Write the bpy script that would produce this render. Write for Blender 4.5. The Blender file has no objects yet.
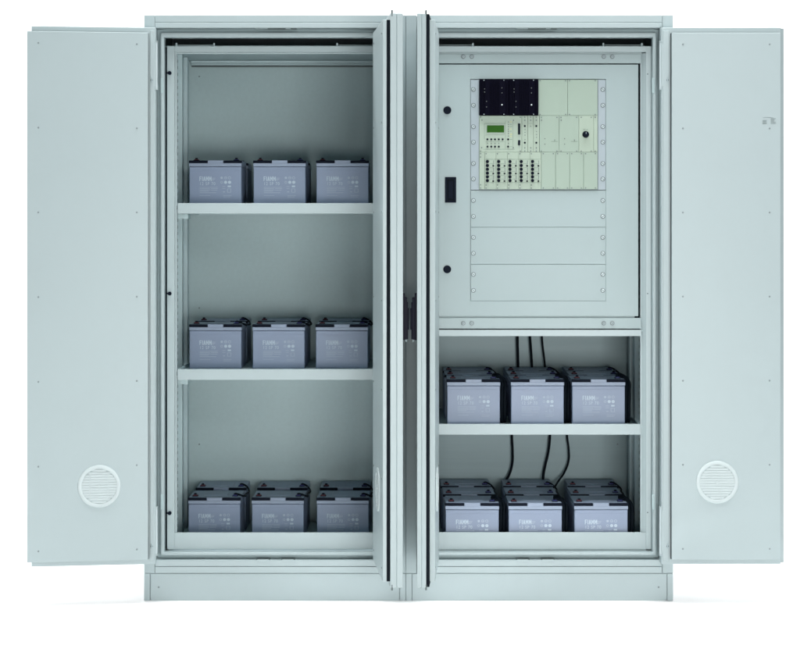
import bpy, bmesh, math, random
from mathutils import Vector, Matrix
random.seed(7)

# ------------------------------------------------------------------ units
# u = 3.55 mm (one unit of the measured drawing). x to the right, d = depth
# behind the cabinet fronts, h = distance below the camera's eye level.
S = 0.00355
D = 1721.6
HF = 372.0                      # eye level above the floor, in u
def wv(x, d, h): return Vector((x*S, d*S, (HF-h)*S))
def pj(x, d): return (x-405.0)*(1+d/D)     # drawing -> real size at depth d
def pv(y, d): return (y-229.0)*(1+d/D)

scene = bpy.context.scene
C = scene.collection

# -------------------------------------------------------------- materials
def mat(name, col, rough=0.45, metal=0.0, var=0.0, bump=0.0, bscale=900.0, spec=0.5, vscale=3.0):
    m = bpy.data.materials.new(name); m.use_nodes = True
    nt = m.node_tree; b = nt.nodes['Principled BSDF']
    b.inputs['Base Color'].default_value = (*col, 1)
    b.inputs['Roughness'].default_value = rough
    b.inputs['Metallic'].default_value = metal
    b.inputs['Specular IOR Level'].default_value = spec
    tc = nt.nodes.new('ShaderNodeTexCoord')
    if var > 0:
        n = nt.nodes.new('ShaderNodeTexNoise'); n.inputs['Scale'].default_value = vscale
        n.inputs['Detail'].default_value = 5
        nt.links.new(tc.outputs['Object'], n.inputs['Vector'])
        r = nt.nodes.new('ShaderNodeMapRange')
        r.inputs['To Min'].default_value = 1-var; r.inputs['To Max'].default_value = 1+var
        nt.links.new(n.outputs['Fac'], r.inputs['Value'])
        mx = nt.nodes.new('ShaderNodeVectorMath'); mx.operation = 'SCALE'
        mx.inputs[0].default_value = col
        nt.links.new(r.outputs['Result'], mx.inputs['Scale'])
        nt.links.new(mx.outputs['Vector'], b.inputs['Base Color'])
        r2 = nt.nodes.new('ShaderNodeMapRange')
        r2.inputs['To Min'].default_value = rough-0.05; r2.inputs['To Max'].default_value = rough+0.05
        nt.links.new(n.outputs['Fac'], r2.inputs['Value'])
        nt.links.new(r2.outputs['Result'], b.inputs['Roughness'])
    if bump > 0:
        n2 = nt.nodes.new('ShaderNodeTexNoise'); n2.inputs['Scale'].default_value = bscale
        n2.inputs['Detail'].default_value = 2
        nt.links.new(tc.outputs['Object'], n2.inputs['Vector'])
        bp = nt.nodes.new('ShaderNodeBump'); bp.inputs['Strength'].default_value = bump
        bp.inputs['Distance'].default_value = 0.0004
        nt.links.new(n2.outputs['Fac'], bp.inputs['Height'])
        nt.links.new(bp.outputs['Normal'], b.inputs['Normal'])
    return m

PAINT = mat('powder_coat_grey', (0.346, 0.423, 0.437), 0.42, var=0.026, bump=0.12, bscale=700)
PAINT_IN = mat('powder_coat_inside', (0.42, 0.535, 0.555), 0.45, var=0.03, bump=0.15, bscale=600)
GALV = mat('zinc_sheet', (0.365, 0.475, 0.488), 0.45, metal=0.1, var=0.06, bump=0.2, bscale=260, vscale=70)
RACK_SHADED = mat('rack_paint_shaded', (0.280, 0.360, 0.370), 0.42, var=0.02, bump=0.12, bscale=700)  # cabinet paint darkened for the rack; shade painted into the colour
GALVS_SHADED = mat('streaked_shaded_sheet', (0.215, 0.300, 0.318), 0.45, metal=0.1, var=0.12, bump=0.1, bscale=300, vscale=5)  # streaked zinc, also darkened to paint in the right bays' dimmer light
nt = GALVS_SHADED.node_tree; mpn = nt.nodes.new('ShaderNodeMapping'); mpn.inputs['Scale'].default_value = (0.35, 1, 7)
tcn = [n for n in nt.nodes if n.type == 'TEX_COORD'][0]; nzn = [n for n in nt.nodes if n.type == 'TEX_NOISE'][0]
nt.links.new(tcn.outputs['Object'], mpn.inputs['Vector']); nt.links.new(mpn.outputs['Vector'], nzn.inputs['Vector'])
RAIL = mat('anodised_rail', (0.295, 0.36, 0.395), 0.45, metal=0.0, var=0.02)
STEEL = mat('zinc_plated_steel', (0.31, 0.39, 0.41), 0.45, metal=0.0)
BRIGHT = mat('polished_hinge', (0.44, 0.52, 0.54), 0.35)
SCREW = mat('screw_head', (0.20, 0.24, 0.25), 0.45, metal=0.2)
DARKSCREW = mat('dark_screw', (0.10, 0.13, 0.13), 0.4, metal=0.4)
RUBBER = mat('black_rubber', (0.004, 0.007, 0.011), 0.6, var=0.1, spec=0.06)
BLACK = mat('black_plastic', (0.004, 0.007, 0.015), 0.55, var=0.1, spec=0.06)
HANDLE = mat('handle_black', (0.005, 0.006, 0.013), 0.5, spec=0.1)
CASE = mat('battery_case', (0.210, 0.267, 0.374), 0.42, var=0.03, bump=0.15, bscale=500, vscale=12)
LID = mat('battery_lid', (0.238, 0.297, 0.395), 0.45, var=0.03, bump=0.15, bscale=500, vscale=12)
for mm in (CASE, LID):
    nt = mm.node_tree; sc = [n for n in nt.nodes if n.type == 'VECT_MATH'][0]; b = nt.nodes['Principled BSDF']
    oi = nt.nodes.new('ShaderNodeObjectInfo'); mr = nt.nodes.new('ShaderNodeMapRange')
    mr.inputs['To Min'].default_value = 0.94; mr.inputs['To Max'].default_value = 1.06
    nt.links.new(oi.outputs['Random'], mr.inputs['Value'])
    s2 = nt.nodes.new('ShaderNodeVectorMath'); s2.operation = 'SCALE'
    nt.links.new(sc.outputs['Vector'], s2.inputs[0]); nt.links.new(mr.outputs['Result'], s2.inputs['Scale'])
    nt.links.new(s2.outputs['Vector'], b.inputs['Base Color'])
PRINT = mat('pale_print', (0.42, 0.51, 0.59), 0.5)
PRINTF = mat('faint_print', (0.33, 0.40, 0.49), 0.5)
PRINTM = mat('medium_print', (0.48, 0.57, 0.67), 0.5)
RED = mat('red_cap', (0.09, 0.010, 0.020), 0.5)
BLUE = mat('blue_cap', (0.020, 0.027, 0.15), 0.45)
WHITE = mat('white_plastic', (0.46, 0.535, 0.545), 0.45, var=0.015)
VENTIN = mat('vent_filter', (0.42, 0.50, 0.51), 0.8, var=0.05, vscale=40)
GREEN = mat('module_front_green', (0.262, 0.347, 0.288), 0.4, var=0.02, bump=0.08, vscale=8)
GREENL = mat('module_front_pale_green', (0.302, 0.386, 0.314), 0.4, var=0.02, bump=0.08, vscale=8)
GLINE = mat('module_marking', (0.14, 0.21, 0.16), 0.5)
BLKMOD = mat('black_module', (0.002, 0.002, 0.007), 0.55, var=0.1, spec=0.03)
LCD = mat('lcd_green', (0.016, 0.085, 0.004), 0.35, var=0.08, vscale=60, spec=0.1)
DIM = mat('dim_lens', (0.07, 0.085, 0.085), 0.5)
TYPE = mat('type_print', (0.17, 0.22, 0.22), 0.6)
YEL = mat('yellow_mark', (0.55, 0.52, 0.15), 0.5)
MARK = mat('grey_marking', (0.25, 0.31, 0.32), 0.6)
FLOOR = mat('white_sweep', (0.92, 0.92, 0.92), 0.7, var=0.01, spec=0.15)

# ---------------------------------------------------------------- mesh kit
class MB:
    def __init__(self): self.bm = bmesh.new(); self.mats = []
    def mi(self, m):
        if m not in self.mats: self.mats.append(m)
        return self.mats.index(m)
    def _add(self, bm2, m):
        i = self.mi(m)
        for f in bm2.faces: f.material_index = i
        me = bpy.data.meshes.new('tmp'); bm2.to_mesh(me); bm2.free()
        self.bm.from_mesh(me); bpy.data.meshes.remove(me)
    def box(self, x0, x1, d0, d1, h0, h1, m=None, bev=0.3, seg=2):
        """axis-aligned box in u"""
        b = bmesh.new()
        cx, cd, ch = (x0+x1)/2, (d0+d1)/2, (h0+h1)/2
        sx, sd, sh = abs(x1-x0), abs(d1-d0), abs(h1-h0)
        bmesh.ops.create_cube(b, size=1.0)
        for v in b.verts:
            v.co = Vector(((cx+v.co.x*sx)*S, (cd+v.co.y*sd)*S, (-(ch)+v.co.z*sh)*S))
        bv = min(bev, 0.45*min(sx, sd, sh))
        if bv > 0.02:
            bmesh.ops.bevel(b, geom=b.edges[:], offset=bv*S, segments=seg, affect='EDGES', profile=0.5)
        self._add(b, m or PAINT); return self
    def prism(self, pts, d0, d1, m=None, axis='d', bev=0.0):
        """extruded polygon; axis d: pts (x,h); axis h: pts (x,d); axis x: pts (d,h)"""
        b = bmesh.new()
        def P(p, t):
            if axis == 'd': return Vector((p[0]*S, t*S, -p[1]*S))
            if axis == 'h': return Vector((p[0]*S, p[1]*S, -t*S))
            return Vector((t*S, p[0]*S, -p[1]*S))
        a = [b.verts.new(P(p, d0)) for p in pts]; c = [b.verts.new(P(p, d1)) for p in pts]
        n = len(pts)
        b.faces.new(a); b.faces.new(c[::-1])
        for i in range(n): b.faces.new((a[i], c[i], c[(i+1) % n], a[(i+1) % n]))
        bmesh.ops.recalc_face_normals(b, faces=b.faces[:])
        if bev > 0: bmesh.ops.bevel(b, geom=b.edges[:], offset=bev*S, segments=2, affect='EDGES', profile=0.5)
        self._add(b, m or PAINT); return self
    def cyl(self, x, h, d0, d1, r, m=None, n=20, r2=None, axis='d', bev=0.15):
        """cylinder along depth (axis d, from d0 to d1) or vertical (axis h: x, depth=h, from d0 to d1)"""
        b = bmesh.new()
        bmesh.ops.create_cone(b, cap_ends=True, segments=n, radius1=r*S, radius2=(r if r2 is None else r2)*S, depth=abs(d1-d0)*S)
        if axis == 'd':
            bmesh.ops.rotate(b, verts=b.verts[:], matrix=Matrix.Rotation(math.radians(90), 3, 'X'))
            bmesh.ops.translate(b, verts=b.verts[:], vec=Vector((x*S, (d0+d1)/2*S, -h*S)))
        else:
            bmesh.ops.translate(b, verts=b.verts[:], vec=Vector((x*S, h*S, -(d0+d1)/2*S)))
        if bev > 0:
            es = [e for e in b.edges if len(e.link_faces) == 2 and any(len(f.verts) > 4 for f in e.link_faces)]
            bmesh.ops.bevel(b, geom=es, offset=min(bev, r*0.4, abs(d1-d0)*0.4)*S, segments=2, affect='EDGES', profile=0.5)
        self._add(b, m or STEEL); return self
    def lathe(self, x, h, prof, m=None, n=48):
        """prof = [(r, d)...] revolved round the depth axis at (x,h)"""
        b = bmesh.new(); rings = []
        for r, d in prof:
            rings.append([b.verts.new(Vector(((x+r*math.cos(2*math.pi*k/n))*S, d*S, (-h+r*math.sin(2*math.pi*k/n))*S))) for k in range(n)])
        for a, c in zip(rings, rings[1:]):
            for k in range(n): b.faces.new((a[k], a[(k+1) % n], c[(k+1) % n], c[k]))
        bmesh.ops.recalc_face_normals(b, faces=b.faces[:])
        for f in b.faces: f.smooth = True
        self._add(b, m or WHITE); return self

OFF = {}          # name of object -> accumulated offset (m) of its origin in the drawing frame
def link(name, me, parent=None, center=True, mats=None):
    if mats:
        for m in mats: me.materials.append(m)
    o = bpy.data.objects.new(name, me); me.name = name
    C.objects.link(o)
    base = OFF[parent.name] if parent else Vector((0, 0, -HF*S))
    c = Vector((0, 0, 0)) if not center else None
    if center:
        lo = Vector((min(v.co[i] for v in me.vertices) for i in range(3)))
        hi = Vector((max(v.co[i] for v in me.vertices) for i in range(3)))
        c = (lo+hi)/2
        for v in me.vertices: v.co -= c
    else: c = base.copy()
    o.location = c-base
    if parent: o.parent = parent
    OFF[o.name] = c
    return o
def obj(name, mb, parent=None, center=True):
    me = bpy.data.meshes.new(name)
    bmesh.ops.remove_doubles(mb.bm, verts=mb.bm.verts[:], dist=1e-7)
    mb.bm.to_mesh(me); mb.bm.free()
    return link(name, me, parent, center, mb.mats)
def tag(o, label=None, cat=None, group=None, kind=None):
    if label: o['label'] = label
    if cat: o['category'] = cat
    if group: o['group'] = group
    if kind: o['kind'] = kind
    return o
def thing(name, x, d, h, label, cat, group=None):
    o = bpy.data.objects.new(name, None); C.objects.link(o)
    o.empty_display_size = 0.05
    o.location = wv(x, d, h)
    OFF[o.name] = Vector((x*S, d*S, -h*S))
    tag(o, label, cat, group); return o
def copy_at(src, parent, x, d, h, name=None):
    """copy of a small centred part placed at (x,d,h) in the parent's drawing frame"""
    c = src.copy(); C.objects.link(c)
    c.parent = parent
    p = Vector((x*S, d*S, -h*S)); c.location = p-OFF[parent.name]
    OFF[c.name] = p
    return c
def copy_tree(src, loc):
    r = src.copy(); C.objects.link(r); r.location = loc
    def rec(a, b):
        for ch in a.children:
            c = ch.copy(); C.objects.link(c); c.parent = b; rec(ch, c)
    rec(src, r); return r
class Fastener:
    """first use builds the part, later uses copy it"""
    def __init__(self, name, build): self.name = name; self.build = build; self.me = None
    def put(self, parent, x, d, h, rot=0.0):
        if self.me is None:
            mb = MB(); self.build(mb); me = bpy.data.meshes.new(self.name)
            mb.bm.to_mesh(me); mb.bm.free()
            for m in mb.mats: me.materials.append(m)
            self.me = me
        o = bpy.data.objects.new(self.name, self.me); C.objects.link(o)
        o.parent = parent
        p = Vector((x*S, d*S, -h*S)); o.location = p-OFF[parent.name]
        o.rotation_euler.y = rot
        OFF[o.name] = p
        return o

rivet = Fastener('screw', lambda m: m.cyl(0, 0, 0, -0.5, 1.0, SCREW, 14, 0.75))
cross = Fastener('screw', lambda m: (m.cyl(0, 0, 0, -0.7, 1.75, BRIGHT, 18, 1.45),
        m.cyl(0, 0, 0.02, -0.25, 2.35, DARKSCREW, 18), m.box(-1.3, 1.3, -0.80, -0.66, -0.3, 0.3, DARKSCREW, 0)))
bolt = Fastener('bolt', lambda m: (m.cyl(0, 0, 0, -0.4, 2.4, SCREW, 20), m.cyl(0, 0, -0.2, -0.9, 1.8, DARKSCREW, 20), m.cyl(0, 0, -0.3, -1.6, 1.5, STEEL, 6), m.cyl(0, 0, -1.5, -1.75, 0.9, SCREW, 12)))
modscrew = Fastener('screw', lambda m: m.cyl(0, 0, 0, -0.4, 0.65, DARKSCREW, 10, bev=0))
modscrew_pale = Fastener('screw', lambda m: m.cyl(0, 0, 0, -0.4, 0.5, STEEL, 10, bev=0))
button = Fastener('button', lambda m: m.cyl(0, 0, 0, -0.8, 1.0, BLACK, 16))
led = Fastener('indicator', lambda m: m.cyl(0, 0, 0, -0.35, 0.5, DARKSCREW, 10, bev=0))
led_dim = Fastener('indicator', lambda m: m.cyl(0, 0, 0, -0.35, 0.5, DIM, 10, bev=0))
led_white = Fastener('indicator', lambda m: m.cyl(0, 0, 0, -0.5, 0.75, WHITE, 12, bev=0))
breaker = Fastener('breaker_button', lambda m: (m.cyl(0, 0, 0, -1.6, 1.6, BLACK, 18), m.cyl(0, 0, -1.5, -2.3, 1.0, BLACK, 14)))
toggle = Fastener('toggle', lambda m: m.box(-0.75, 0.75, -1.2, 0, -0.7, 0.7, BLACK, 0.12))
knobf = Fastener('knob', lambda m: (m.cyl(0, 0, 0, -0.8, 3.4, BLACK, 28), m.cyl(0, 0, -0.7, -4.0, 2.7, BLACK, 28, 2.4), m.box(-0.25, 0.25, -4.3, -3.8, -2.2, -0.4, STEEL, 0.05)))
socket = Fastener('round_lock', lambda m: (m.cyl(0, 0, 0, -1.0, 4.0, BLACK, 28), m.box(-1.6, 1.6, -1.15, -0.9, -0.3, 0.3, RUBBER, 0.05)))
sidebolt = Fastener('knob', lambda m: (m.cyl(0.2, 0, 0, -2.4, 1.9, BLACK, 18), m.box(-2.6, 0, -1.4, 0, -0.8, 0.8, BLACK, 0.2)))

# ------------------------------------------------------------- the cabinets
TOP, BOT = -214.0, 372.0
def build_cabinet(root, x0, x1, o0, o1):
    """x0..x1 outer width, o0..o1 opening"""
    f = MB()
    PW = 10.6
    # corner posts (front faces) and rails, separated by narrow seams
    f.box(x0, x0+PW, 0, 10, TOP, 344.2, PAINT, 0.45)
    f.box(x1-PW, x1, 0, 10, TOP, 344.2, PAINT, 0.45)
    f.box(x0+PW+0.35, o0, 0.5, 14, -201.0, 337.6, PAINT, 0.35)
    f.box(o1, x1-PW-0.35, 0.5, 14, -201.0, 337.6, PAINT, 0.35)
    f.box(x0+PW+0.35, x1-PW-0.35, 0.3, 9.6, TOP, -206.9, PAINT, 0.45)
    f.box(x0+PW+0.35, x1-PW-0.35, 0.0, 13.6, -206.5, -201.3, PAINT, 0.45)
    f.box(o0-0.1, o1+0.1, 0.2, 13.6, 331.2, 337.4, PAINT, 0.45)
    f.box(x0+PW+0.35, x1-PW-0.35, 0.2, 9.6, 337.8, 344.2, PAINT, 0.45)
    f.box(x0+1.0, x1-1.0, 1.2, 9.0, TOP+1, -202.0, PAINT, 0)       # behind the seams
    # folded channel with a raised sealing lip round the opening
    f.box(o0-0.6, o0+4.4, 13.0, 14.6, -201, 331, PAINT_IN, 0.2)
    f.box(o1-4.4, o1+0.6, 13.0, 14.6, -201, 331, PAINT_IN, 0.2)
    f.box(o0+4.4, o1-4.4, 13.0, 14.6, -201.6, -196.6, PAINT_IN, 0.2)
    f.box(o0+4.4, o1-4.4, 13.0, 14.6, 327.0, 331.6, PAINT_IN, 0.2)
    f.box(o0+3.6, o0+7.4, 3.6, 14.2, -197.3, 327.4, PAINT, 1.3, 4)
    f.box(o1-7.4, o1-3.6, 3.6, 14.2, -197.3, 327.4, PAINT, 1.3, 4)
    f.box(o0+5, o1-5, 3.4, 14.0, -197.3, -192.2, PAINT, 1.5, 4)
    f.box(o0+5, o1-5, 3.4, 14.0, 324.0, 327.4, PAINT, 1.3, 4)
    obj('front_frame', f, root)
    w = MB()
    w.box(x0, x0+1.4, 10, 204, TOP, 344, PAINT, 0.2)
    obj('side_panel', w, root)
    w = MB(); w.box(x1-1.4, x1, 10, 204, TOP, 344, PAINT, 0.2); obj('side_panel', w, root)
    w = MB(); w.box(x0+1.5, x1-1.5, 9.7, 204, TOP, TOP+1.6, PAINT, 0.2); obj('roof_panel', w, root)
    w = MB(); w.box(x0+1.5, x1-1.5, 9.7, 204, 336, 344, PAINT, 0.2); obj('floor_panel', w, root)
    w = MB(); w.box(x0+1.5, x1-1.5, 202, 204, TOP+1.7, 335.9, PAINT, 0.2); obj('back_panel', w, root)
    p = MB()
    p.box(x0+6.3, x1-6.3, 0.8, 6, 344.8, 371.9, PAINT, 0.35)
    p.box(x0, x0+5.8, 0.3, 12, 344.6, 372, PAINT, 0.4)
    p.box(x1-5.8, x1, 0.3, 12, 344.6, 372, PAINT, 0.4)
    p.box(x0, x0+6, 190, 204, 344.6, 372, PAINT, 0.4)
    p.box(x1-6, x1, 190, 204, 344.6, 372, PAINT, 0.4)
    p.box(x0+0.4, x0+2.4, 12, 190, 344.8, 371.9, PAINT, 0.2)
    p.box(x1-2.4, x1-0.4, 12, 190, 344.8, 371.9, PAINT, 0.2)
    p.box(x0+6, x1-6, 200, 203.6, 344.8, 371.9, PAINT, 0.2)
    p.box(x0+4, x1-4, 2.4, 11, 344.4, 371, PAINT, 0)
    pl = obj('plinth', p, root)
    rivet.put(pl, x0+14.5, 0.8, 358.5); rivet.put(pl, x1-14.5, 0.8, 358.5)
    return pl

def inner_cage(root, a0, a1, sill_top, side_l, side_r, step=False, sheet_mat=None):
    """inner frame a0..a1 (outer), standing just behind the sealing lip"""
    z = 12.4
    t0, b1 = pv(46, z), pv(549.5, z)
    f = MB()
    f.box(a0, a0+7.7, z, z+7, t0, b1, PAINT, 0.4)
    f.box(a1-7.7 if not step else a1-5.4, a1, z, z+7, t0, b1, PAINT, 0.4)
    if step:
        f.prism([(a1-5.4, z+0.4), (a1-9.4, z+3.6), (a1-10.5, z+3.6), (a1-10.5, z+7), (a1-5.4, z+7)], t0+7, b1-5, PAINT, axis='h')
    else:
        f.box(a1-9.6, a1-7.9, z+2.0, z+7, t0+6, b1-5, PAINT, 0.2)
    f.box(a0+7.9, a0+9.6, z+2.0, z+7, t0+6, b1-5, PAINT, 0.2)
    f.box(a0+7.6, a1-(7.6 if not step else 5.3), z+0.02, z+7, t0, pv(52, z), PAINT, 0.4)
    f.box(a0+9.5, a1-9.5, z+2.2, z+6.8, pv(52, z)+0.2, pv(53.5, z), PAINT, 0.2)
    f.box(a0+7.6, a1-(7.6 if not step else 5.3), z+0.02, z+2.0, sill_top, b1, PAINT, 0.4)
    # lifting lugs on the top edge
    for (u0, u1) in ((a0+9, a0+47), (a1-48, a1-9)):
        f.box(u0, u1, z+3, z+3.5, t0-1.6, t0-1.2, PAINT, 0.05)
        for q in (u0, u1): f.cyl(q, z+3.2, t0-3.4, t0+0.5, 1.0, PAINT, 12, axis='h')
    fr = obj('inner_frame', f, root)
    q = MB(); q.box(a0-3.4, a0-0.1, z+1.2, z+5, t0+1, b1-1, RUBBER, 0.2); q.box(a1+0.1, a1+3.4, z+1.2, z+5, t0+1, b1-1, RUBBER, 0.2)  # black strips painting the shade into the gap beside the frame
    obj('gap_shade', q, root)
    # inner lining: sides, added shade ceiling, floor, rear sheet and top beam
    for s in (side_l, side_r):
        m = MB(); m.box(s-0.4, s+0.4, 20.5, 196, -187, 327, PAINT_IN, 0); obj('lining_panel', m, root)
    m = MB(); m.box(side_l+0.5, side_r-0.5, 46, 196, -188.4, -187.4, PAINT_IN, 0); obj('shade_ceiling', m, root)  # unseen plate added to keep the gap above it dark
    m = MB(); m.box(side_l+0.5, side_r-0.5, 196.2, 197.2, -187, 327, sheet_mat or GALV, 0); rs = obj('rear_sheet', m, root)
    for q in (side_l+17, side_r-17):
        for h in (-170, 88, 240): rivet.put(rs, q, 196.2, h)
    m = MB()
    m.box(side_l+9, side_r-9, 186, 195.8, -186.9, -184.0, PAINT_IN, 0.4)
    m.box(side_l+9, side_r-9, 189, 195.8, -183.9, -181.9, PAINT_IN, 0.3)
    m.box(side_l+9, side_r-9, 192, 195.8, -181.8, -180.2, DARKSCREW, 0.3)
    obj('top_beam', m, root)
    for (x, sg) in ((side_l+4.2, 1), (side_r-4.2, -1)):
        for d0 in (107, 150):
            m = MB()
            m.box(x, x+sg*5.4, d0, d0+12, -186.8, 326, PAINT_IN, 0.4)
            h = -180
            while h < 322 and d0 < 120:                                # slotted edge of the upright
                m.box(x+sg*0.2, x+sg*1.1, d0-0.12, d0+0.5, h, h+3.2, MARK, 0)
                h += 7.05
            obj('upright', m, root)
    return fr

def shelf(root, x0, x1, lip0, lip1, surf, d0=14.6, rear=190.0, brackets=True):
    m = MB()
    m.box(x0, x1, d0, d0+1.6, lip0, lip1, PAINT, 0.35)
    m.box(x0+0.3, x1-0.3, d0+1.4, rear, surf, surf+1.0, PAINT_IN, 0)
    m.box(x0+0.3, x1-0.3, d0+1.4, d0+6, lip1-1.0, lip1-0.05, PAINT_IN, 0)
    m.box(x0, x0+0.9, d0+1.5, rear, lip0+0.4, lip1-0.3, PAINT_IN, 0)
    m.box(x1-0.9, x1, d0+1.5, rear, lip0+0.4, lip1-0.3, PAINT_IN, 0)
    m.box(x0, x1, rear, rear+1, lip0+1.2, lip1, PAINT_IN, 0)
    s = obj('shelf', m, root)
    if brackets:
        for (x, sg) in ((x0, -1),):
            b = MB()
            b.box(x-sg*9.5, x+sg*0.9, 24, 46, lip1+0.2, lip1+5.2, GALV, 0.3)
            obj('bracket', b, s)
            b = MB(); b.box(x+sg*0.2, x+sg*1.8, d0+0.4, d0+1.5, lip0+2.4, lip0+6.4, RUBBER, 0.2)
            obj('hook', b, s)
    return s

# vent grilles
def vent(parent, x, h, dsurf, ribs):
    m = MB(); R = 21.0
    m.lathe(x, h, [(R, dsurf+0.05), (R, dsurf-0.5), (R-0.3, dsurf-0.9), (R-0.8, dsurf-1.1), (R-3.5, dsurf-1.2), (R-3.8, dsurf-1.1), (R-3.9, dsurf-0.2)], WHITE)
    m.lathe(x, h, [(R-4.4, dsurf-0.12), (0.01, dsurf-0.12)], VENTIN)
    n = 13; pitch = 2*(R-4.3)/n
    for k in range(n):
        y = -(R-4.3)+pitch*(k+0.5)
        hw = math.sqrt(max((R-3.7)**2-(abs(y)+0.5)**2, 0.5))
        m.prism([(dsurf-0.85, h+y-1.16), (dsurf-0.98, h+y-0.8), (dsurf-0.8, h+y+1.1), (dsurf-0.2, h+y+1.1), (dsurf-0.2, h+y-1.0)], x-hw, x+hw, WHITE, axis='x')
    for rx in ribs:
        hw = math.sqrt((R-4.0)**2-rx*rx)
        m.box(x+rx-0.45, x+rx+0.45, dsurf-1.25, dsurf-0.2, h-hw, h+hw, WHITE, 0.1)
    m.cyl(x, h, dsurf-0.2, dsurf-1.35, 1.6, WHITE, 20)
    return obj('vent_grille', m, parent)

T0, T1 = -200.2, 332.8        # height range of the door trays
P0, P1 = -194.3, 327.3        # height range of the panels on their inside
def door(root, sx, hx, hd, ang, L, tray, gask, pan, p_from, p_to, gasket_full, label, rebate=0.0):
    """built open flat at 180 degrees (inside towards the viewer), then swung by ang"""
    def X(v): return sx*v
    def bx(m, a, b, d0, d1, h0, h1, mt, bev=0.3, seg=2):
        x, y = sorted((X(a), X(b))); m.box(x, y, d0, d1, h0, h1, mt, bev, seg)
    m = MB(); half = tray/2
    if rebate:
        bx(m, 0, L-rebate, -half+0.12, 0, T0, T1, PAINT, 0.5)
        m.prism([(X(L-rebate-0.3), 0), (X(L), 0), (X(L), -1.2), (X(L-rebate-0.3), -half+0.1)], T0, T1, PAINT, axis='h')
    else: bx(m, 0, L, -half+0.12, 0, T0, T1, PAINT, 0.5)
    bx(m, 0.15, L-0.15-rebate, -tray, -half-0.12, T0+0.1, T1-0.1, PAINT, 0.5)
    bx(m, 0.8, L-0.8-rebate, -half-0.6, -half+0.6, T0+0.8, T1-0.8, PAINT_IN, 0)
    # raised rim along the hinge side
    bx(m, 1.6, p_from-1.6, -tray-1.0, -tray+0.5, T0+3, T1-3, PAINT, 0.5)
    me = bpy.data.meshes.new('door'); m.bm.to_mesh(me); m.bm.free()
    for q in m.mats: me.materials.append(q)
    o = bpy.data.objects.new('door', me); C.objects.link(o); o.parent = root
    o.location = Vector((hx*S, hd*S, 0))-OFF[root.name]
    o.rotation_euler.z = math.radians(ang)
    if label: o['label'] = label
    OFF[o.name] = Vector((0, 0, 0))
    g = MB()
    gh0, gh1 = (T0+0.6, T1-0.6) if gasket_full else (P0+0.1, P1-0.1)
    bx(g, p_from-0.35, p_to-0.5 if not gasket_full else L-0.6, -tray-gask, -tray+0.02, gh0, gh1, RUBBER, 0.3)
    obj('gasket', g, o)
    p = MB(); top = -tray-gask
    bx(p, p_from, p_to, top-pan, top-0.02, P0, P1, PAINT, 0.45)
    pn = obj('inner_panel', p, o)
    ds = top-pan
    xs = (p_from+11.0, p_to-11.0)
    for k in range(7):
        for xx in xs:
            rivet.put(o, X(xx), ds, P0+11.5+k*83.2)
    # hinges on the hinge edge
    for hh in (-162.5, 300.0):
        q = MB()
        q.cyl(X(-0.4), -tray+1.5, hh-23, hh+23, 1.35, BRIGHT, 18, axis='h')
        bx(q, 0.2, 4.4, -tray-0.7, -tray+0.1, hh-21, hh+21, PAINT, 0.2)
        q.cyl(X(-0.4), -tray+1.5, hh-24.2, hh-23.2, 1.9, PAINT, 18, axis='h')
        q.cyl(X(-0.4), -tray+1.5, hh+23.2, hh+24.2, 1.9, PAINT, 18, axis='h')
        obj('hinge', q, o)
        b = MB(); bx(b, p_from-4.6, p_from-2.2, -tray-1.7, -tray-0.9, hh+14, hh+15.4, DARKSCREW, 0.2)
        bx(b, p_from-4.2, p_from-2.8, -tray-1.9, -tray-0.9, hh+12, hh+17, STEEL, 0.3)
        obj('clip', b, o)
    # slots for the locking rods in the top and bottom edges
    for (hh, e) in ((T0, -1), (T1, 1)):
        q = MB(); bx(q, L-17, L-8.5, -half-1.6, -half+1.2, hh-0.5*(e < 0)*1.0, hh+0.5*(e > 0)*1.0, RUBBER, 0.15)
        obj('rod_guide', q, o)
    return o, ds, X

def locking_rod(o, X, x, d):
    m = MB()
    m.cyl(X(x), d, T0-3.0, T0+3, 0.9, DARKSCREW, 14, 0.9, axis='h')
    m.cyl(X(x), d, T1-3, T1+2.4, 0.9, DARKSCREW, 14, 0.9, axis='h')
    obj('locking_rod', m, o)

def swing_handle(o, X, x, h0, h1, th, wid):
    m = MB()
    def bx(a, b, d0, d1, hh0, hh1, bev=0.5):
        p, q = sorted((X(a), X(b))); m.box(p, q, d0, d1, hh0, hh1, HANDLE, bev)
    Ht = h1-h0
    bx(x-wid, x, -0.05, th*0.38, h0, h1)
    bx(x-wid+0.6, x-0.6, th*0.3, th*0.72, h0+Ht*0.09, h1-0.4)
    bx(x-wid+1.0, x-1.0, th*0.6, th*0.86, h0+Ht*0.19, h1-0.8)
    bx(x-wid+1.4, x-1.4, th*0.8, th, h0+Ht*0.32, h1-Ht*0.22, 0.4)
    m.cyl(X(x-wid/2), th*0.6, h1-Ht*0.12, h1+1.6, 0.9, STEEL, 12, axis='h')
    obj('handle', m, o)

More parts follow.
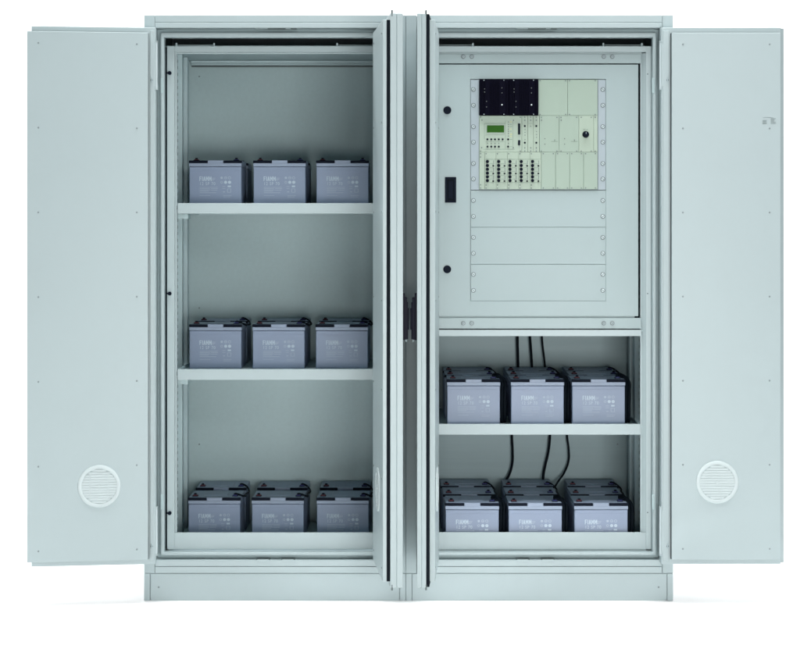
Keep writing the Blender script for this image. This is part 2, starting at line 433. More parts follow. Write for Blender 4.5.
# ---- left cabinet
G = 'twin grey steel cabinets bolted side by side'
cabL = thing('battery_cabinet', -130.2, 100, HF, 'light grey steel cabinet with three open tiers of batteries and its doors swung wide', 'cabinet', G)
build_cabinet(cabL, -261.0, 0.65, -248.8, -11.6)
m = MB(); m.box(0.1, 1.5, 2.5, 3.6, TOP+0.5, 371.5, PAINT_IN, 0); obj('joint_strip', m, cabL)
frL = inner_cage(cabL, pj(167, 12.4), -20.6, pv(532.7, 12.4), -246.2, -15.0)
for y in (73, 293.5, 513): sidebolt.put(frL, pj(169.6, 12.4), 12.4, pv(y, 12.4))
sx0, sx1 = pj(177.4, 14.6), -29.5
shelf(cabL, sx0, sx1, pv(203.1, 14.6), pv(213.6, 14.6), -25.2)
shelf(cabL, sx0, sx1, pv(369.3, 14.6), pv(380.0, 14.6), 144.8)
m = MB(); m.box(-240, -22, 14.6, 190, 325.6, 326.6, PAINT_IN, 0); obj('battery_tray', m, cabL)

# ---- right cabinet
cabR = thing('battery_cabinet', 134.5, 100, HF, 'light grey steel cabinet with electronics rack above two shelves of batteries, doors open', 'cabinet', G)
build_cabinet(cabR, 0.95, 268.2, 13.2, 255.6)
frR = inner_cage(cabR, 21.5, pj(651.3, 12.4), pv(532.4, 12.4), 16.5, 253.6, step=True, sheet_mat=GALVS_SHADED)
for y in (74, 293.5, 512.5): modscrew.put(frR, pj(647.6, 12.4), 12.4, pv(y, 12.4))
shelf(cabR, 29, pj(640.5, 14.6), pv(424, 14.6), pv(434.8, 14.6), 199.2, brackets=False)
m = MB(); m.box(24, 243, 14.6, 190, 323.1, 324.1, PAINT_IN, 0); obj('battery_tray', m, cabR)
m = MB()
m.box(23, pj(641.3, 13), 12.9, 14.4, pv(329.8, 13), pv(336.2, 13), PAINT, 0.35)
m.box(23.4, 240, 14.3, 190, pv(329.8, 13)+0.5, pv(329.8, 13)+1.7, PAINT_IN, 0)
obj('rack_base_shelf', m, cabR)
zr = 13.6
for (ya, yb, yc) in ((53.8, 63.2, 56.6), (318.0, 328.7, 323.2)):
    m = MB(); m.box(23, pj(641.3, zr), zr, zr+4, pv(ya, zr), pv(yb, zr), RACK_SHADED, 0.35)
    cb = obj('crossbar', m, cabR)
    for x in (463.2, 471.7, 603.7, 612.2): bolt.put(cb, pj(x, zr), zr, pv(yc, zr))
# hinged rack front with its opening
zp = 13.8
m = MB()
xa, xb = 25.0, pj(638.3, zp); ya, yb = pv(64.4, zp), pv(316.2, zp)
oa, ob = pj(470.35, zp), pj(605.75, zp); ta, tb = pv(79.0, zp), pv(300.95, zp)
m.box(xa, oa, zp, zp+3, ya, yb, RACK_SHADED, 0.3)
m.box(ob, xb, zp, zp+3, ya, yb, RACK_SHADED, 0.3)
m.box(oa-0.5, ob+0.5, zp+0.03, zp+3, ya, ta, RACK_SHADED, 0.3)
m.box(oa-0.5, ob+0.5, zp+0.03, zp+3, tb, yb, RACK_SHADED, 0.3)
m.box(xa, xb+1.6, zp+4.1, zp+4.6, ya-1.6, yb+1.8, RUBBER, 0)  # black backing added so the gaps round the panel read dark
rackdoor = obj('rack_front', m, cabR)
for (x, y) in ((447.3, 110.2), (447.2, 269.3)): socket.put(rackdoor, pj(x, zp), zp, pv(y, zp))
m = MB()
hx0, hx1, hy0, hy1 = pj(445, zp), pj(456.2, zp), pv(177, zp), pv(202.6, zp)
m.box(hx0, hx1, zp-1.0, zp+1, hy0, hy0+2, BLACK, 0.3); m.box(hx0, hx1, zp-1.0, zp+1, hy1-2, hy1, BLACK, 0.3)
m.box(hx0, hx0+2.2, zp-1.0, zp+1, hy0+1, hy1-1, BLACK, 0.3); m.box(hx1-2.2, hx1, zp-1.0, zp+1, hy0+1, hy1-1, BLACK, 0.3)
m.box(hx0+0.5, hx1-0.5, zp-0.15, zp+0.5, hy0+0.5, hy1-0.5, RUBBER, 0)
m.box(hx0+3.2, hx1-3.2, zp-0.9, zp, hy0+4, hy1-4, BLACK, 0.4)
obj('recessed_handle', m, rackdoor)
m = MB(); m.box(30, 232, 17.8, 110, -164, 95, PAINT_IN, 0.3); obj('rack_housing', m, cabR)
ys = [89.4, 105.2, 126.6, 142.1, 163.5, 179.0, 200.5, 216.4, 237.4, 253.3, 274.4, 290.4]
zm = 14.2
for (x0, x1, xs) in ((470.7, 479.2, 473.4), (597.9, 605.5, 602.8)):
    m = MB(); m.box(pj(x0, zm), pj(x1, zm), zm, zm+2, pv(79.6, zm), pv(189.8, zm), RAIL, 0.15)
    r = obj('rack_rail', m, cabR)
    for y in ys[:6]: cross.put(r, pj(xs, zm), zm, pv(y, zm), random.choice((0.8, -0.8, 0.6)))
for k, (y0, y1) in enumerate(((190.5, 227.05), (227.35, 264.2), (264.5, 300.7))):
    m = MB(); m.box(pj(470.65, zm), pj(605.65, zm), zm-0.3, zm+2, pv(y0, zm), pv(y1, zm), RACK_SHADED, 0.2)
    b = obj('blank_panel', m, cabR)
    for y in ys[6+2*k:8+2*k]:
        for xs in (473.4, 602.8): cross.put(b, pj(xs, zm), zm-0.3, pv(y, zm), random.choice((0.8, -0.8, 0.6)))

# latch plates and keeper plates
def plates(root, cx, xl, xr):
    for x in xl:
        m = MB(); m.box(x-7, x+7, 1.0, 9.0, 330.4, 331.5, DARKSCREW, 0.4); m.box(x-5.6, x+5.6, -0.2, 0.8, 330.6, 332.6, PAINT, 0.3)
        obj('keeper_plate', m, root)
    m = MB(); m.box(cx-21, cx+21, 1.2, 8.0, -201.3, -200.4, MARK, 0.3); m.box(cx-9, cx+9, 0.9, 7, -201.3, -200.1, DARKSCREW, 0.3); m.box(cx+14, cx+20, 0.9, 7, -201.3, -200.1, DARKSCREW, 0.3)
    obj('latch_plate', m, root)
    for x in xr:
        for h in (pv(85.5, 3.6), pv(502, 3.6)):
            m = MB(); m.box(x-1.4, x+1.4, 3.2, 5, h-7.6, h+7.6, GALV, 0.3); obj('strike_plate', m, root)
plates(cabL, -128.5, (-142, -117), (pj(162, 3.6),))
plates(cabR, 132, (118, 143), (pj(653.4, 3.6),))

# ---- doors
oA, dA, XA = door(cabL, -1, -248.6, -1.2, 6.6, 121.5, 11.6, 3.0, 3.6, 7.4, 125.0, False, 'outer left door standing open almost flat')
vent(oA, XA(55.0), pv(485, -22)+0.8, dA, (-9.0, 8.5))
oB, dB, XB = door(cabL, 1, -14.2, -3.4, -84.2, 122.3, 11.8, 3.2, 3.7, 9.5, 120.5, False, 'door seen edge on, swung square to the front')
vent(oB, XB(70.0), pv(487, -60), dB, (-9.0, 8.5))
locking_rod(oB, XB, 121.4, -10.2)
swing_handle(oB, XB, 116.0, 59.8, 103.5, 6.5, 9.0)
oC, dC, XC = door(cabR, -1, 17.4, -4.0, 87.0, 121.0, 8.6, 3.0, 5.2, 9.5, 119.0, True, 'door seen edge on, swung square to the front')
vent(oC, XC(70.0), pv(487, -60), dC, (-9.0, 8.5))
locking_rod(oC, XC, 120.0, -8.4)
swing_handle(oC, XC, 116.0, 59.8, 103.5, 6.5, 9.0)
oD, dD, XD = door(cabR, 1, 254.2, -1.2, 0.0, 124.0, 11.8, 3.0, 3.2, 9.6, 117.3, False, 'outer right door standing open flat beside the cabinet', 5.2)
vent(oD, pj(717.2, dD-1)-254.2, pv(482, dD), dD, ())
# printed type plate on the right door
m = MB()
def mk(x0, x1, y0, y1): m.box(pj(x0, dD)-254.2, pj(x1, dD)-254.2, dD-0.12, dD+0.3, pv(y0, dD), pv(y1, dD), TYPE, 0)
for y in (120.2, 121.4, 122.6, 123.6): mk(762.2, 766.4, y, y+0.55)
for (x1, y) in ((775.5, 118.4), (774.2, 119.6), (773.6, 120.8), (775.6, 121.9), (775.8, 123.3)): mk(770.4, x1, y, y+0.5)
mk(764, 771, 117.2, 117.6); mk(762.4, 764, 117.6, 117.9); mk(771, 773, 117.6, 117.9)
obj('type_plate', m, oD)

# ---------------------------------------------------------------- batteries
BW, BH, BD = 54.4, 45.9, 50.0
def text_mesh(body, width, height, bold, depth=0.0):
    cu = bpy.data.curves.new('t', 'FONT'); cu.body = body; cu.size = 1.0; cu.offset = bold
    cu.resolution_u = 3; cu.space_character = 1.18
    o = bpy.data.objects.new('t', cu); C.objects.link(o)
    bpy.context.view_layer.update()
    me = bpy.data.meshes.new_from_object(o.evaluated_get(bpy.context.evaluated_depsgraph_get()))
    bpy.data.objects.remove(o); bpy.data.curves.remove(cu)
    xs = [v.co.x for v in me.vertices]; zs = [v.co.y for v in me.vertices]
    x0, x1, z0, z1 = min(xs), max(xs), min(zs), max(zs)
    for v in me.vertices:
        v.co = Vector(((v.co.x-x0)/(x1-x0)*width*S, 0, (v.co.y-z0)/(z1-z0)*height*S))
    return me
def add_text(mb, body, x, h, d, width, height, bold, m):
    """x,h = lower left corner of the lettering on the plane at depth d"""
    me = text_mesh(body, width, height, bold)
    b = bmesh.new(); b.from_mesh(me); bpy.data.meshes.remove(me)
    for v in b.verts: v.co += Vector((x*S, d*S, -h*S))
    mb._add(b, m)

def make_battery():
    t = thing('battery', 0, 0, 0, 'x', 'battery', 'grey-blue batteries standing on the cabinet shelves')
    t.location = Vector((0, 0, 0)); OFF[t.name] = Vector((0, 0, 0))
    w = BW/2
    m = MB()
    m.box(-w+0.35, w-0.35, 0.3, BD-0.3, -(BH-6.7), 0, CASE, 0.6)
    m.box(-w+0.5, w-0.5, 0.15, 0.6, -(BH-10.2), -(BH-10.9), CASE, 0.1)       # moulded step below the lid
    case = obj('case', m, t)
    m = MB()
    m.box(-w, w, 0, BD, -BH+2.9, -BH+6.4, LID, 0.4)                # lid band
    m.box(-w+0.4, w-0.4, 3.2, BD-0.3, -BH, -BH+3.0, LID, 0.4)      # raised top
    m.box(-7.9, 8.1, 0.15, 4, -BH-0.05, -BH+3.2, LID, 0.35)        # centre tab between the grips
    m.box(-12, 12, 16, 38, -BH-0.35, -BH+0.2, LID, 0.2)            # valve cover
    obj('lid', m, t)
    for (a, b) in ((-w-0.25, -8.2), (8.4, w+0.25)):
        q = MB(); q.box(a, b, 0.5, 3.0, -BH+0.1, -BH+2.8, BLACK, 0.55, 3)
        obj('handle', q, t)
    for (x, cm) in ((-w+6.2, RED), (w-6.6, BLUE)):
        q = MB()
        q.box(x-3.0, x+3.0, 9, 16, -BH-0.7, -BH+0.1, BLACK, 0.3)
        q.box(x-2.4, x+2.4, 9.6, 15.4, -BH-1.6, -BH-0.5, cm, 0.4)
        q.cyl(x, 12.3, -BH-3.0, -BH-1.4, 1.4, BLACK, 14, axis='h')
        obj('terminal', q, t)
    # lettering
    p = MB(); L0 = -w; d = 0.22; tt = -BH+2.9     # face top
    def bar(x0, x1, y0, y1, mm): p.box(L0+x0, L0+x1, d, d+0.3, tt+y0, tt+y1, mm, 0)
    ly0, ly1 = tt+13.8, tt+18.5; kk = [0]                    # block capitals drawn stroke by stroke
    def st(a, b, wd):
        kk[0] += 1; q = d-0.006*kk[0]
        dx, dy = b[0]-a[0], b[1]-a[1]; ln = math.hypot(dx, dy); nx, ny = -dy/ln*wd/2, dx/ln*wd/2
        p.prism([(a[0]+nx, a[1]+ny), (b[0]+nx, b[1]+ny), (b[0]-nx, b[1]-ny), (a[0]-nx, a[1]-ny)], q, q+0.3, PRINT)
    X0 = L0+10.8; sw = 0.72
    st((X0+0.36, ly0), (X0+0.36, ly1), sw); st((X0, ly0+0.36), (X0+2.0, ly0+0.36), sw); st((X0, ly0+2.3), (X0+1.7, ly0+2.3), sw)
    X0 += 2.75; st((X0+0.3, ly0), (X0+0.3, ly1), sw)
    X0 += 1.15; st((X0+0.35, ly1), (X0+1.2, ly0), sw); st((X0+2.05, ly1), (X0+1.2, ly0), sw); st((X0+0.5, ly0+3.2), (X0+1.9, ly0+3.2), sw*0.8)
    for X0 in (X0+2.8, X0+5.9):
        st((X0+0.36, ly0), (X0+0.36, ly1), sw); st((X0+2.24, ly0), (X0+2.24, ly1), sw)
        st((X0+0.4, ly0+0.1), (X0+1.3, ly0+3.2), sw*0.8); st((X0+2.2, ly0+0.1), (X0+1.3, ly0+3.2), sw*0.8)
    add_text(p, '12 SP 70', L0+11.6, tt+22.9, d, 15.6, 3.3, 0.0, PRINT)
    bar(22.6, 27.4, 15.3, 15.7, PRINTF); bar(22.6, 27.0, 16.5, 17.0, PRINTF); bar(22.6, 25.6, 17.7, 18.1, PRINTF)
    for y, x0, x1 in ((24.8, 11, 29.6), (26.2, 11, 21.5), (27.5, 11, 22.2), (28.8, 11, 20.4), (26.2, 22.6, 29.8), (27.8, 22.6, 29.2), (30.4, 11, 28)):
        bar(x0, x1, y, y+0.45, PRINTF)
    for y, x0, x1 in ((33.4, 11, 22), (33.4, 35.5, 44), (34.8, 35.5, 43)): bar(x0, x1, y, y+0.35, PRINTF)
    def disc(x, y, r, mm): p.cyl(L0+x, tt+y, d, d+0.3, r, mm, 16, bev=0)
    def ring(x, y, r, mm): p.lathe(L0+x, tt+y, [(r, d), (r-0.5, d)], mm, 20)
    disc(33.8, 15.2, 1.25, PRINTF); ring(37.9, 15.2, 1.5, PRINTF); bar(37.0, 38.8, 15.0, 15.4, PRINTF); ring(41.9, 15.2, 1.5, PRINTF)
    ring(33.8, 19.8, 1.3, PRINTF); disc(37.9, 19.8, 1.6, PRINT); disc(42.0, 19.8, 1.65, PRINT)
    bar(40.0, 43.4, 23.2, 24.8, PRINT)
    bar(34.4, 37.6, 24.0, 24.4, PRINTF); bar(34.4, 37.6, 26.0, 26.4, PRINTF)
    for (x0, x1, y0, y1) in ((39.6, 43.6, 26.4, 26.8), (39.6, 43.6, 30.0, 30.4), (39.6, 40.1, 26.4, 30.4), (43.1, 43.6, 26.4, 30.4), (35.2, 37.2, 29.4, 30.2)):
        bar(x0, x1, y0, y1, PRINTF)
    obj('printed_label', p, case)
    return t
proto = make_battery(); used = [False]
def battery(x_left_px, row_px_d, d, top_h, surf, label, jx=0.0):
    """x from the drawing at the front row; stands with its base on surf"""
    x = pj(x_left_px, row_px_d)+BW/2+jx
    loc = wv(x, d, surf)
    if not used[0]: o = proto; used[0] = True; o.location = loc
    else: o = copy_tree(proto, loc)
    o.rotation_euler.z = math.radians(random.uniform(-0.7, 0.7))
    o['label'] = label
    return x
cols = ('left', 'middle', 'right')
# left cabinet: three tiers, two rows deep
for (tier, xs, d0, surf) in (('top', (189.0, 253.2, 316.2), 61, -25.25), ('middle', (189.1, 252.4, 315.6), 63, 144.75), ('bottom', (188.1, 251.6, 316.6), 69, 325.55)):
    for r in range(2):
        for k, px in enumerate(xs):
            w0 = 'front' if r == 0 else 'rear'
            lab = f'grey-blue battery, {w0} row {cols[k]}, on the {tier} tier of the left cabinet'
            battery(px, d0, d0+r*69.0, None, surf, lab, 0 if r == 0 else random.uniform(-0.5, 0.5))
# right cabinet: two tiers, three rows deep
for (tier, xs, d0, surf, pitch) in (('shelf under the rack', (446.9, 510.8, 572.0), 33, 199.15, 53.4), ('floor tray', (445.3, 508.4, 574.2), 18, 323.05, 58.0)):
    for r in range(3):
        for k, px in enumerate(xs):
            w0 = ('front', 'middle', 'rear')[r]
            lab = f'grey-blue battery, {w0} row {cols[k]}, on the {tier}, right cabinet'
            battery(px, d0, d0+r*pitch, None, surf, lab, 0 if r == 0 else r*1.6*(k-0.6)+random.uniform(-0.4, 0.4))

# ------------------------------------------------------------------- cables
def cable(name, pts, r, m, label, cat, group):
    cu = bpy.data.curves.new(name, 'CURVE'); cu.dimensions = '3D'
    cu.bevel_depth = r*S; cu.bevel_resolution = 4; cu.resolution_u = 8; cu.use_fill_caps = True
    sp = cu.splines.new('BEZIER'); sp.bezier_points.add(len(pts)-1)
    c = Vector((pts[0][0]*S, pts[0][1]*S, (HF-pts[0][2])*S))
    for bp, p in zip(sp.bezier_points, pts):
        bp.co = Vector((p[0]*S, p[1]*S, (HF-p[2])*S))-c
        bp.handle_left_type = bp.handle_right_type = 'AUTO'
    o = bpy.data.objects.new(name, cu); C.objects.link(o); bpy.context.view_layer.update()
    me = bpy.data.meshes.new_from_object(o.evaluated_get(bpy.context.evaluated_depsgraph_get()))
    bpy.data.objects.remove(o); bpy.data.curves.remove(cu)
    for p in me.polygons: p.use_smooth = True
    me.materials.clear(); me.materials.append(m)
    o = bpy.data.objects.new(name, me); me.name = name; C.objects.link(o); o.location = c
    tag(o, label, cat, group); return o
GC = 'black cables hanging down the back of the right cabinet'
def hang(pxs, r, lab):
    pts = [(pj(x, d), d, pv(y, d)) for (x, y, d) in pxs]
    cable('cable', pts, r, RUBBER, lab, 'cable', GC)
hang([(517.4, 331, 186), (517.6, 345, 187), (517.9, 358, 187), (518.0, 372, 186), (516, 379.5, 160)], 1.5, 'leftmost thick black cable dropping from the rack to the upper batteries')
hang([(529.5, 331, 186), (530.6, 345, 187), (531.5, 358, 187), (532.4, 372, 186), (535, 379.5, 160)], 1.4, 'middle black cable dropping from the rack to the upper batteries')
hang([(541.6, 331, 186), (542.6, 345, 187), (544.2, 358, 187), (545.6, 372, 186), (549, 379.5, 160)], 1.1, 'thin rightmost black cable dropping from the rack to the upper batteries')
hang([(511.7, 424, 192), (511.9, 437, 188), (512.6, 452, 187), (512.2, 464, 187), (509.5, 474, 186), (505.0, 482.5, 180), (504, 488, 160)], 1.35, 'leftmost black cable curving left onto the lower batteries')
hang([(550.2, 424, 192), (549.9, 437, 188), (548.3, 452, 187), (545.6, 464, 187), (543.6, 474, 186), (543.0, 482.5, 180), (543.6, 488, 160)], 1.4, 'middle black cable hanging slightly slanted behind the lower batteries')
hang([(566.8, 424, 192), (567.2, 437, 188), (568.8, 450, 187), (568.6, 461, 187), (564.6, 472, 185), (558.8, 480.5, 176), (555.2, 486.2, 160)], 1.1, 'thin rightmost black cable bowing right behind the lower batteries')
GJ = 'short black jumper cables linking battery rows'
for (cab, tier, xs, d0, pitch, nr, surf) in (
    ('left', 'middle tier', (189.1, 252.4, 315.6), 63, 69, 2, 144.75), ('left', 'bottom tier', (188.1, 251.6, 316.6), 69, 69, 2, 325.55),
    ('right', 'shelf under the rack', (446.9, 510.8, 572.0), 33, 53.4, 3, 199.15), ('right', 'floor tray', (445.3, 508.4, 574.2), 18, 58, 3, 323.05)):
    for k, px in enumerate(xs):
        x = pj(px, d0)+BW; h = surf-BH
        last = d0+(nr-1)*pitch
        s = 0 if nr == 2 else 1.6*(k-0.6)
        pts = [(x-6.6, d0+12.3, h-2.6), (x-3.0, d0+13.4, h-1.5), (x+0.8, d0+17, h+0.6)]
        for r in range(1, nr):
            pts += [(x+1.7+s*(r-0.5), d0+(r-0.5)*pitch+8, h+2.6), (x+1.5+s*r, d0+r*pitch+5, h+1.6)]
        pts += [(x-3.0+s*(nr-1), last+11.0, h-1.5), (x-6.6+s*(nr-1), last+12.3, h-2.6)]
        cable('jumper_cable', pts, 1.0, RUBBER, f'black jumper cable along the {cols[k]} batteries, {tier}, {cab} cabinet', 'cable', GJ)

GL = 'black battery leads hanging down between the battery columns'
for (tier, xs, d0, surf) in (('shelf under the rack', (446.9, 510.8, 572.0), 33, 199.15), ('floor tray', (445.3, 508.4, 574.2), 18, 323.05)):
    for k, px in enumerate(xs):
        x = pj(px, d0)+BW; h = surf-BH
        for q, (dx, dd, dr) in enumerate(((2.1, 8, 1.6), (5.4, 14, 1.7))):
            pts = [(x-6.4+q, d0+15+dd, h-2.2), (x-1.5, d0+12+dd*0.8, h-2.4-q*0.3), (x+dx, d0+9+dd*0.6, h+3.5), (x+dx+0.2, d0+6+dd*0.5, h+14),
                   (x+dx-0.2, d0+5+dd*0.5, h+28), (x+dx, d0+8+dd*0.5, surf-2.2), (x+dx+0.1, d0+22+dd, surf-1.9)]
            cable('battery_lead', pts, dr, RUBBER, f'black lead {("close against", "beside")[q]} the right side of the {cols[k]} batteries, {tier}', 'cable', GL)

# ------------------------------------------------------ electronics rack unit
zf = 12.6
rack = thing('rectifier_rack', pj(538, zf), 20, pv(190, zf), 'pale green rack unit with black modules, green display and rows of breaker buttons', 'rack unit')
def XX(x): return pj(x, zf)
def YY(y): return pv(y, zf)
def plate(name, x0, x1, y0, y1, m=None, proud=0.0, screws=None, sc=None):
    q = MB(); q.box(XX(x0)+0.03, XX(x1)-0.03, zf-proud, 17.4, YY(y0)+0.03, YY(y1)-0.03, m or GREEN, 0.22)
    o = obj(name, q, rack)
    for (x, y) in (screws or []): (sc or modscrew).put(o, XX(x), zf-proud, YY(y))
    return o
def line(o, x0, x1, y0, y1, m=None, name='marking'): pass
def marks(o, rects, m, proud=0.0, th=0.12, name='marking'):
    q = MB()
    for (x0, x1, y0, y1) in rects: q.box(XX(x0), XX(x1), zf-proud-th, zf-proud+0.2, YY(y0), YY(y1), m, 0)
    return obj(name, q, o)
def corner(x0, x1, y0, y1): return [(x0, y0), (x1, y0), (x0, y1), (x1, y1)]
# black rectifiers
for (x0, x1, s0, s1) in ((479.3, 508.6, 483.8, 503.6), (508.7, 538.2, 513.4, 533.2)):
    q = MB(); pr = 4.5
    q.box(XX(x0)+0.1, XX(x1)-0.1, zf-pr+1.0, 17.4, YY(79.6), YY(115.2), BLKMOD, 0.3)
    n = 16
    for k in range(n):
        a = XX(x0)+0.6+k*(XX(x1)-XX(x0)-1.2)/n
        if k in (3, 4, 11, 12, 13): 
            continue
        q.box(a, a+0.9, zf-pr, zf-pr+1.4, YY(80.6), YY(114.4), BLKMOD, 0.15)
    q.box(XX(x0+8.6)-3.0, XX(x0+8.6)+1.0, zf-pr, zf-pr+1.4, YY(80.6), YY(114.4), BLKMOD, 0.15)
    q.box(XX(x0+23)-3.4, XX(x0+23)+2.4, zf-pr-0.05, zf-pr+1.4, YY(80.6), YY(114.4), BLKMOD, 0.15)
    o = obj('rectifier_module', q, rack)
    for p in corner(s0, s1, 80.5, 114.5): modscrew_pale.put(o, XX(p[0]), zf-pr+0.1, YY(p[1]))
    for (x, y) in ((x0+5.1, 89.2), (x0+5.1, 92.3), (x0+22.4, 88.2), (x0+22.4, 93.2), (x0+7, 101.6), (x0+7, 107.2)): led_dim.put(o, XX(x), zf-pr-0.05, YY(y))
    led_white.put(o, XX(x0+22.4), zf-pr-0.05, YY(105.0))
plate('blank_module', 538.4, 567.5, 79.6, 115.45, GREEN, 0, corner(540.0, 565.6, 80.6, 114.4))
plate('blank_module', 567.6, 597.6, 79.6, 115.45, GREEN, 0, corner(569.5, 595.2, 80.6, 114.4))
# controller with display
o = plate('controller_module', 479.3, 521.8, 115.55, 152.0, GREENL, 0, [(480.6, 117.0), (482.0, 120.1), (513.5, 120.3), (520.3, 117.2), (481.6, 147.6), (480.6, 151.0), (513.3, 147.6), (520.3, 151.0)])
marks(o, [(484.2, 505.0, 123.2, 123.5), (484.2, 484.5, 123.2, 139.5), (505.2, 505.5, 120.4, 148.5), (512.8, 513.1, 121, 147), (483.6, 515, 149.0, 149.3), (485.6, 505, 141.4, 141.6)], GLINE)
q = MB(); q.box(XX(486.9), XX(504.1), zf-0.5, zf+0.3, YY(125.2), YY(132.5), LCD, 0.2); obj('display', q, o)
q = MB()
for (a, b, c, e) in ((486.1, 504.9, 124.4, 125.2), (486.1, 504.9, 132.5, 133.3), (486.1, 486.9, 125.2, 132.5), (504.1, 504.9, 125.2, 132.5)):
    q.box(XX(a), XX(b), zf-0.7, zf+0.3, YY(c), YY(e), GREENL, 0.1)
obj('display_bezel', q, o)
for x in (487.5, 491.3, 495.0, 498.8, 502.6, 508.1): button.put(o, XX(x), zf, YY(139.3))
for x in (487.5, 491.3, 495.0, 498.8, 508.1): button.put(o, XX(x), zf, YY(146.6))
for x in (487.5, 498.8): led.put(o, XX(x), zf, YY(143.3))
for x in (491.3, 495.0): led_dim.put(o, XX(x), zf, YY(143.3))
for y in (121.9, 124.4, 126.6): led.put(o, XX(508.4), zf, YY(y))
for y in (129.0, 131.2, 133.4, 136, 143.4): led_dim.put(o, XX(508.4), zf, YY(y))
marks(o, [(509.8, 511.8, 121.6, 122.0), (509.8, 511.4, 128.8, 129.2), (509.8, 512.2, 134, 134.5), (509.8, 511.8, 136, 136.4)], YEL)
marks(o, [(509.8, 511.8, 124.2, 124.6), (509.8, 512.0, 126.3, 126.7), (509.8, 511.6, 131.0, 131.4), (509.8, 512.2, 139.1, 139.5), (509.8, 512.2, 146.4, 146.8)], GLINE)
for (y0, y1) in ((123.4, 134.4), (140.2, 145.2)):
    q = MB(); q.box(XX(518.0), XX(520.2), zf-0.9, zf+0.3, YY(y0), YY(y1), BLACK, 0.3)
    q.cyl(XX(519.1), YY(y0-1.0), zf+0.2, zf-0.4, 0.6, STEEL, 10, bev=0); q.cyl(XX(519.1), YY(y1+1.0), zf+0.2, zf-0.4, 0.6, STEEL, 10, bev=0)
    obj('connector_socket', q, o)
# narrow signal modules
for (x0, x1, xc) in ((521.9, 527.8, 524.8), (527.9, 533.4, 530.7), (533.5, 539.3, 536.3)):
    o = plate('signal_module', x0, x1, 115.55, 152.0, GREENL, 0, [(xc, 117.1), (xc, 120.2), (xc, 147.8), (xc, 151.0)])
    if xc == 530.7:
        led_dim.put(o, XX(xc), zf, YY(126.2)); marks(o, [(528.6, 533.0, 123.2, 123.5)], GLINE)
    else:
        for y in (126.0, 142.7): button.put(o, XX(xc), zf, YY(y))
        for y in ((129.5, 132.3, 135.1, 139.5) if xc < 530 else (131.5, 134.5, 137.3)): led.put(o, XX(xc+0.2), zf, YY(y))
# converters
for x0 in (539.5, 559.2):
    o = plate('converter_module', x0, x0+19.6, 115.55, 152.0, GREEN, 0, [(x0+1.8, 117.3), (x0+17.4, 117.3), (x0+2.0, 120.2), (x0+1.8, 151.1), (x0+17.4, 151.1)])
    led_dim.put(o, XX(x0+5.4), zf, YY(138.6)); led_dim.put(o, XX(x0+5.4), zf, YY(144.1))
    led.put(o, XX(x0+15.2), zf, YY(139.9))
    marks(o, [(x0+11.6, x0+18.3, 141.2, 141.6), (x0+14.9, x0+15.5, 139.6, 141.4)], GLINE)
o = plate('switch_module', 578.9, 593.6, 115.55, 152.0, GREENL, 0, [(581.2, 117.3), (591.2, 117.3), (581.2, 151.1), (591.2, 151.1)])
knobf.put(o, XX(585.7), zf, YY(134.4))
marks(o, [(583.2, 585.0, 129.2, 129.6), (586.4, 588.2, 129.2, 129.6)], GLINE)
plate('filler_strip', 593.7, 597.6, 115.55, 152.0, GREENL, 0, [(595.2, 117.3), (595.2, 151.1)])
# breakers
plate('filler_strip', 479.3, 484.6, 152.1, 189.2, GREENL, 0, [(480.6, 153.6), (480.6, 157.0), (480.6, 184.8), (480.6, 188.0)])
for k in range(5):
    x0 = 484.7+k*11.3; xc = 487.4+k*11.27
    o = plate('breaker_module', x0, x0+11.3, 152.1, 189.2, GREENL, 0, [(x0+1.4, 153.7), (x0+1.4, 185.0), (x0+1.4, 188.1)])
    marks(o, [(x0+0.4, x0+11.0, 159.0, 159.3), (x0+0.4, x0+11.0, 182.3, 182.6)]+[(xc+1.9, xc+5.4, y, y+0.25) for y in (163.4, 167.4, 171.2, 175, 178.8)], GLINE)
    marks(o, [(xc+6.0, xc+6.5, 160.4, 164.0), (xc+6.0, xc+6.5, 167.8, 171.8), (xc+6.0, xc+6.5, 175.4, 179.4)], DARKSCREW)
    for y in (161.5, 165.5, 169.3, 173.1, 176.8, 180.6): breaker.put(o, XX(xc), zf, YY(y))
    for y in (165.8, 173.5, 181.1): toggle.put(o, XX(xc+5.9), zf, YY(y))
for (x0, x1) in ((541.3, 555.5), (555.6, 569.6), (569.7, 583.5), (583.6, 597.6)):
    plate('blank_module', x0, x1, 152.1, 189.2, GREEN, 0, corner(x0+2.0, x1-2.2, 153.6, 188.0))

# --------------------------------------------------------- studio sweep, light
def sheet(name, prof, xw):
    me = bpy.data.meshes.new(name); vs = []; fs = []
    for (y, z) in prof: vs += [(-xw, y, z), (xw, y, z)]
    for i in range(len(prof)-1): fs.append((2*i, 2*i+1, 2*i+3, 2*i+2))
    me.from_pydata(vs, [], fs); me.materials.append(FLOOR)
    for p in me.polygons: p.use_smooth = True
    o = bpy.data.objects.new(name, me); C.objects.link(o); o['kind'] = 'structure'; return o
sheet('floor', [(-8.5, 0), (2.2, 0)], 7.0)
cv = [(2.2, 0)]+[(2.2+1.5*math.sin(a), 1.5-1.5*math.cos(a)) for a in [math.radians(q) for q in range(6, 91, 6)]]+[(3.7, 6.0)]
sheet('backdrop', cv, 7.0)

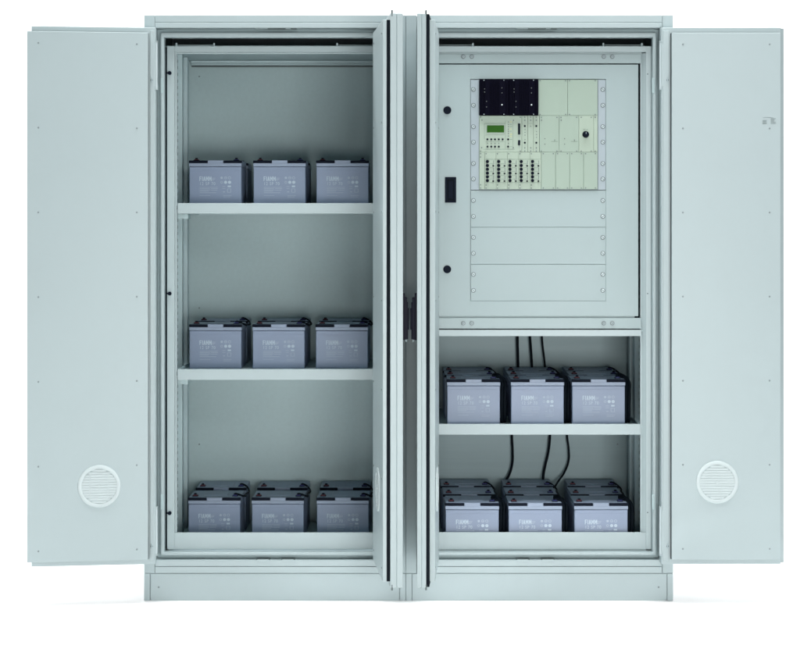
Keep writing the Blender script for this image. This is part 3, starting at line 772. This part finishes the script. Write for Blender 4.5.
def area(name, loc, target, sx, sy, power, col=(1, 1, 1)):
    l = bpy.data.lights.new(name, 'AREA'); l.shape = 'RECTANGLE'; l.size = sx; l.size_y = sy
    l.energy = power; l.color = col
    o = bpy.data.objects.new(name, l); C.objects.link(o); o.location = loc
    o.rotation_euler = (Vector(target)-Vector(loc)).to_track_quat('-Z', 'Y').to_euler()
    return o
area('front_softbox', (0.95, -4.9, 0.62), (0.0, 0, 0.9), 1.0, 0.9, 74, (1.0, 0.995, 0.98))
area('fill_softbox', (0.0, -7.0, 0.7), (0.0, 0, 0.9), 0.8, 0.8, 46, (1.0, 0.995, 0.98))
hi = area('added_top_fill', (2.0, -5.0, 2.7), (-0.2, 0, 1.7), 1.2, 0.8, 9)  # extra lamp added only to brighten the door tops
hi.data.spread = math.radians(80)
oh = area('added_floor_bank', (0, -0.7, 4.6), (0, -0.69, 0), 5.4, 1.3, 130)  # lamp bank added overhead to lift the floor to white
oh.data.spread = math.radians(95)
for sx in (-1, 1):                  # spots added low at both sides to wash out the doors' floor shadow
    sp = bpy.data.lights.new('shadow_fill_spot', 'SPOT'); sp.energy = 520; sp.spot_size = math.radians(12); sp.spot_blend = 0.45; sp.shadow_soft_size = 0.03
    so = bpy.data.objects.new('shadow_fill_spot', sp); C.objects.link(so); so.location = (sx*2.6, -0.24, 0.8)
    so.rotation_euler = (Vector((sx*0.2, -0.24, 0))-so.location).to_track_quat('-Z', 'Y').to_euler()
    so.scale = (1.0, 0.52, 1.0)
area('added_backdrop_fill', (-2.0, 1.2, 4.6), (-2.0, 3.2, 0.6), 3.6, 0.8, 210)  # pair of unseen lamps added to push the backdrop to pure white
area('added_backdrop_fill', (2.0, 1.2, 4.6), (2.0, 3.2, 0.6), 3.6, 0.8, 210)

w = bpy.data.worlds.new('World'); scene.world = w; w.use_nodes = True
bg = w.node_tree.nodes['Background']; bg.inputs['Color'].default_value = (0.93, 0.97, 1.0, 1); bg.inputs['Strength'].default_value = 0.10

cam = bpy.data.cameras.new('camera'); co = bpy.data.objects.new('camera', cam); C.objects.link(co)
co.location = (0, -D*S, HF*S); co.rotation_euler = (math.radians(90), 0, 0)
cam.sensor_width = 36; cam.lens = 36*D/800.0
cam.shift_x = -5/800; cam.shift_y = -(328-229)/800
cam.clip_end = 100
scene.camera = co
scene.view_settings.view_transform = 'Standard'; scene.view_settings.look = 'None'
scene.view_settings.exposure = 0; scene.view_settings.gamma = 1
scene.cycles.max_bounces = 8; scene.cycles.diffuse_bounces = 5
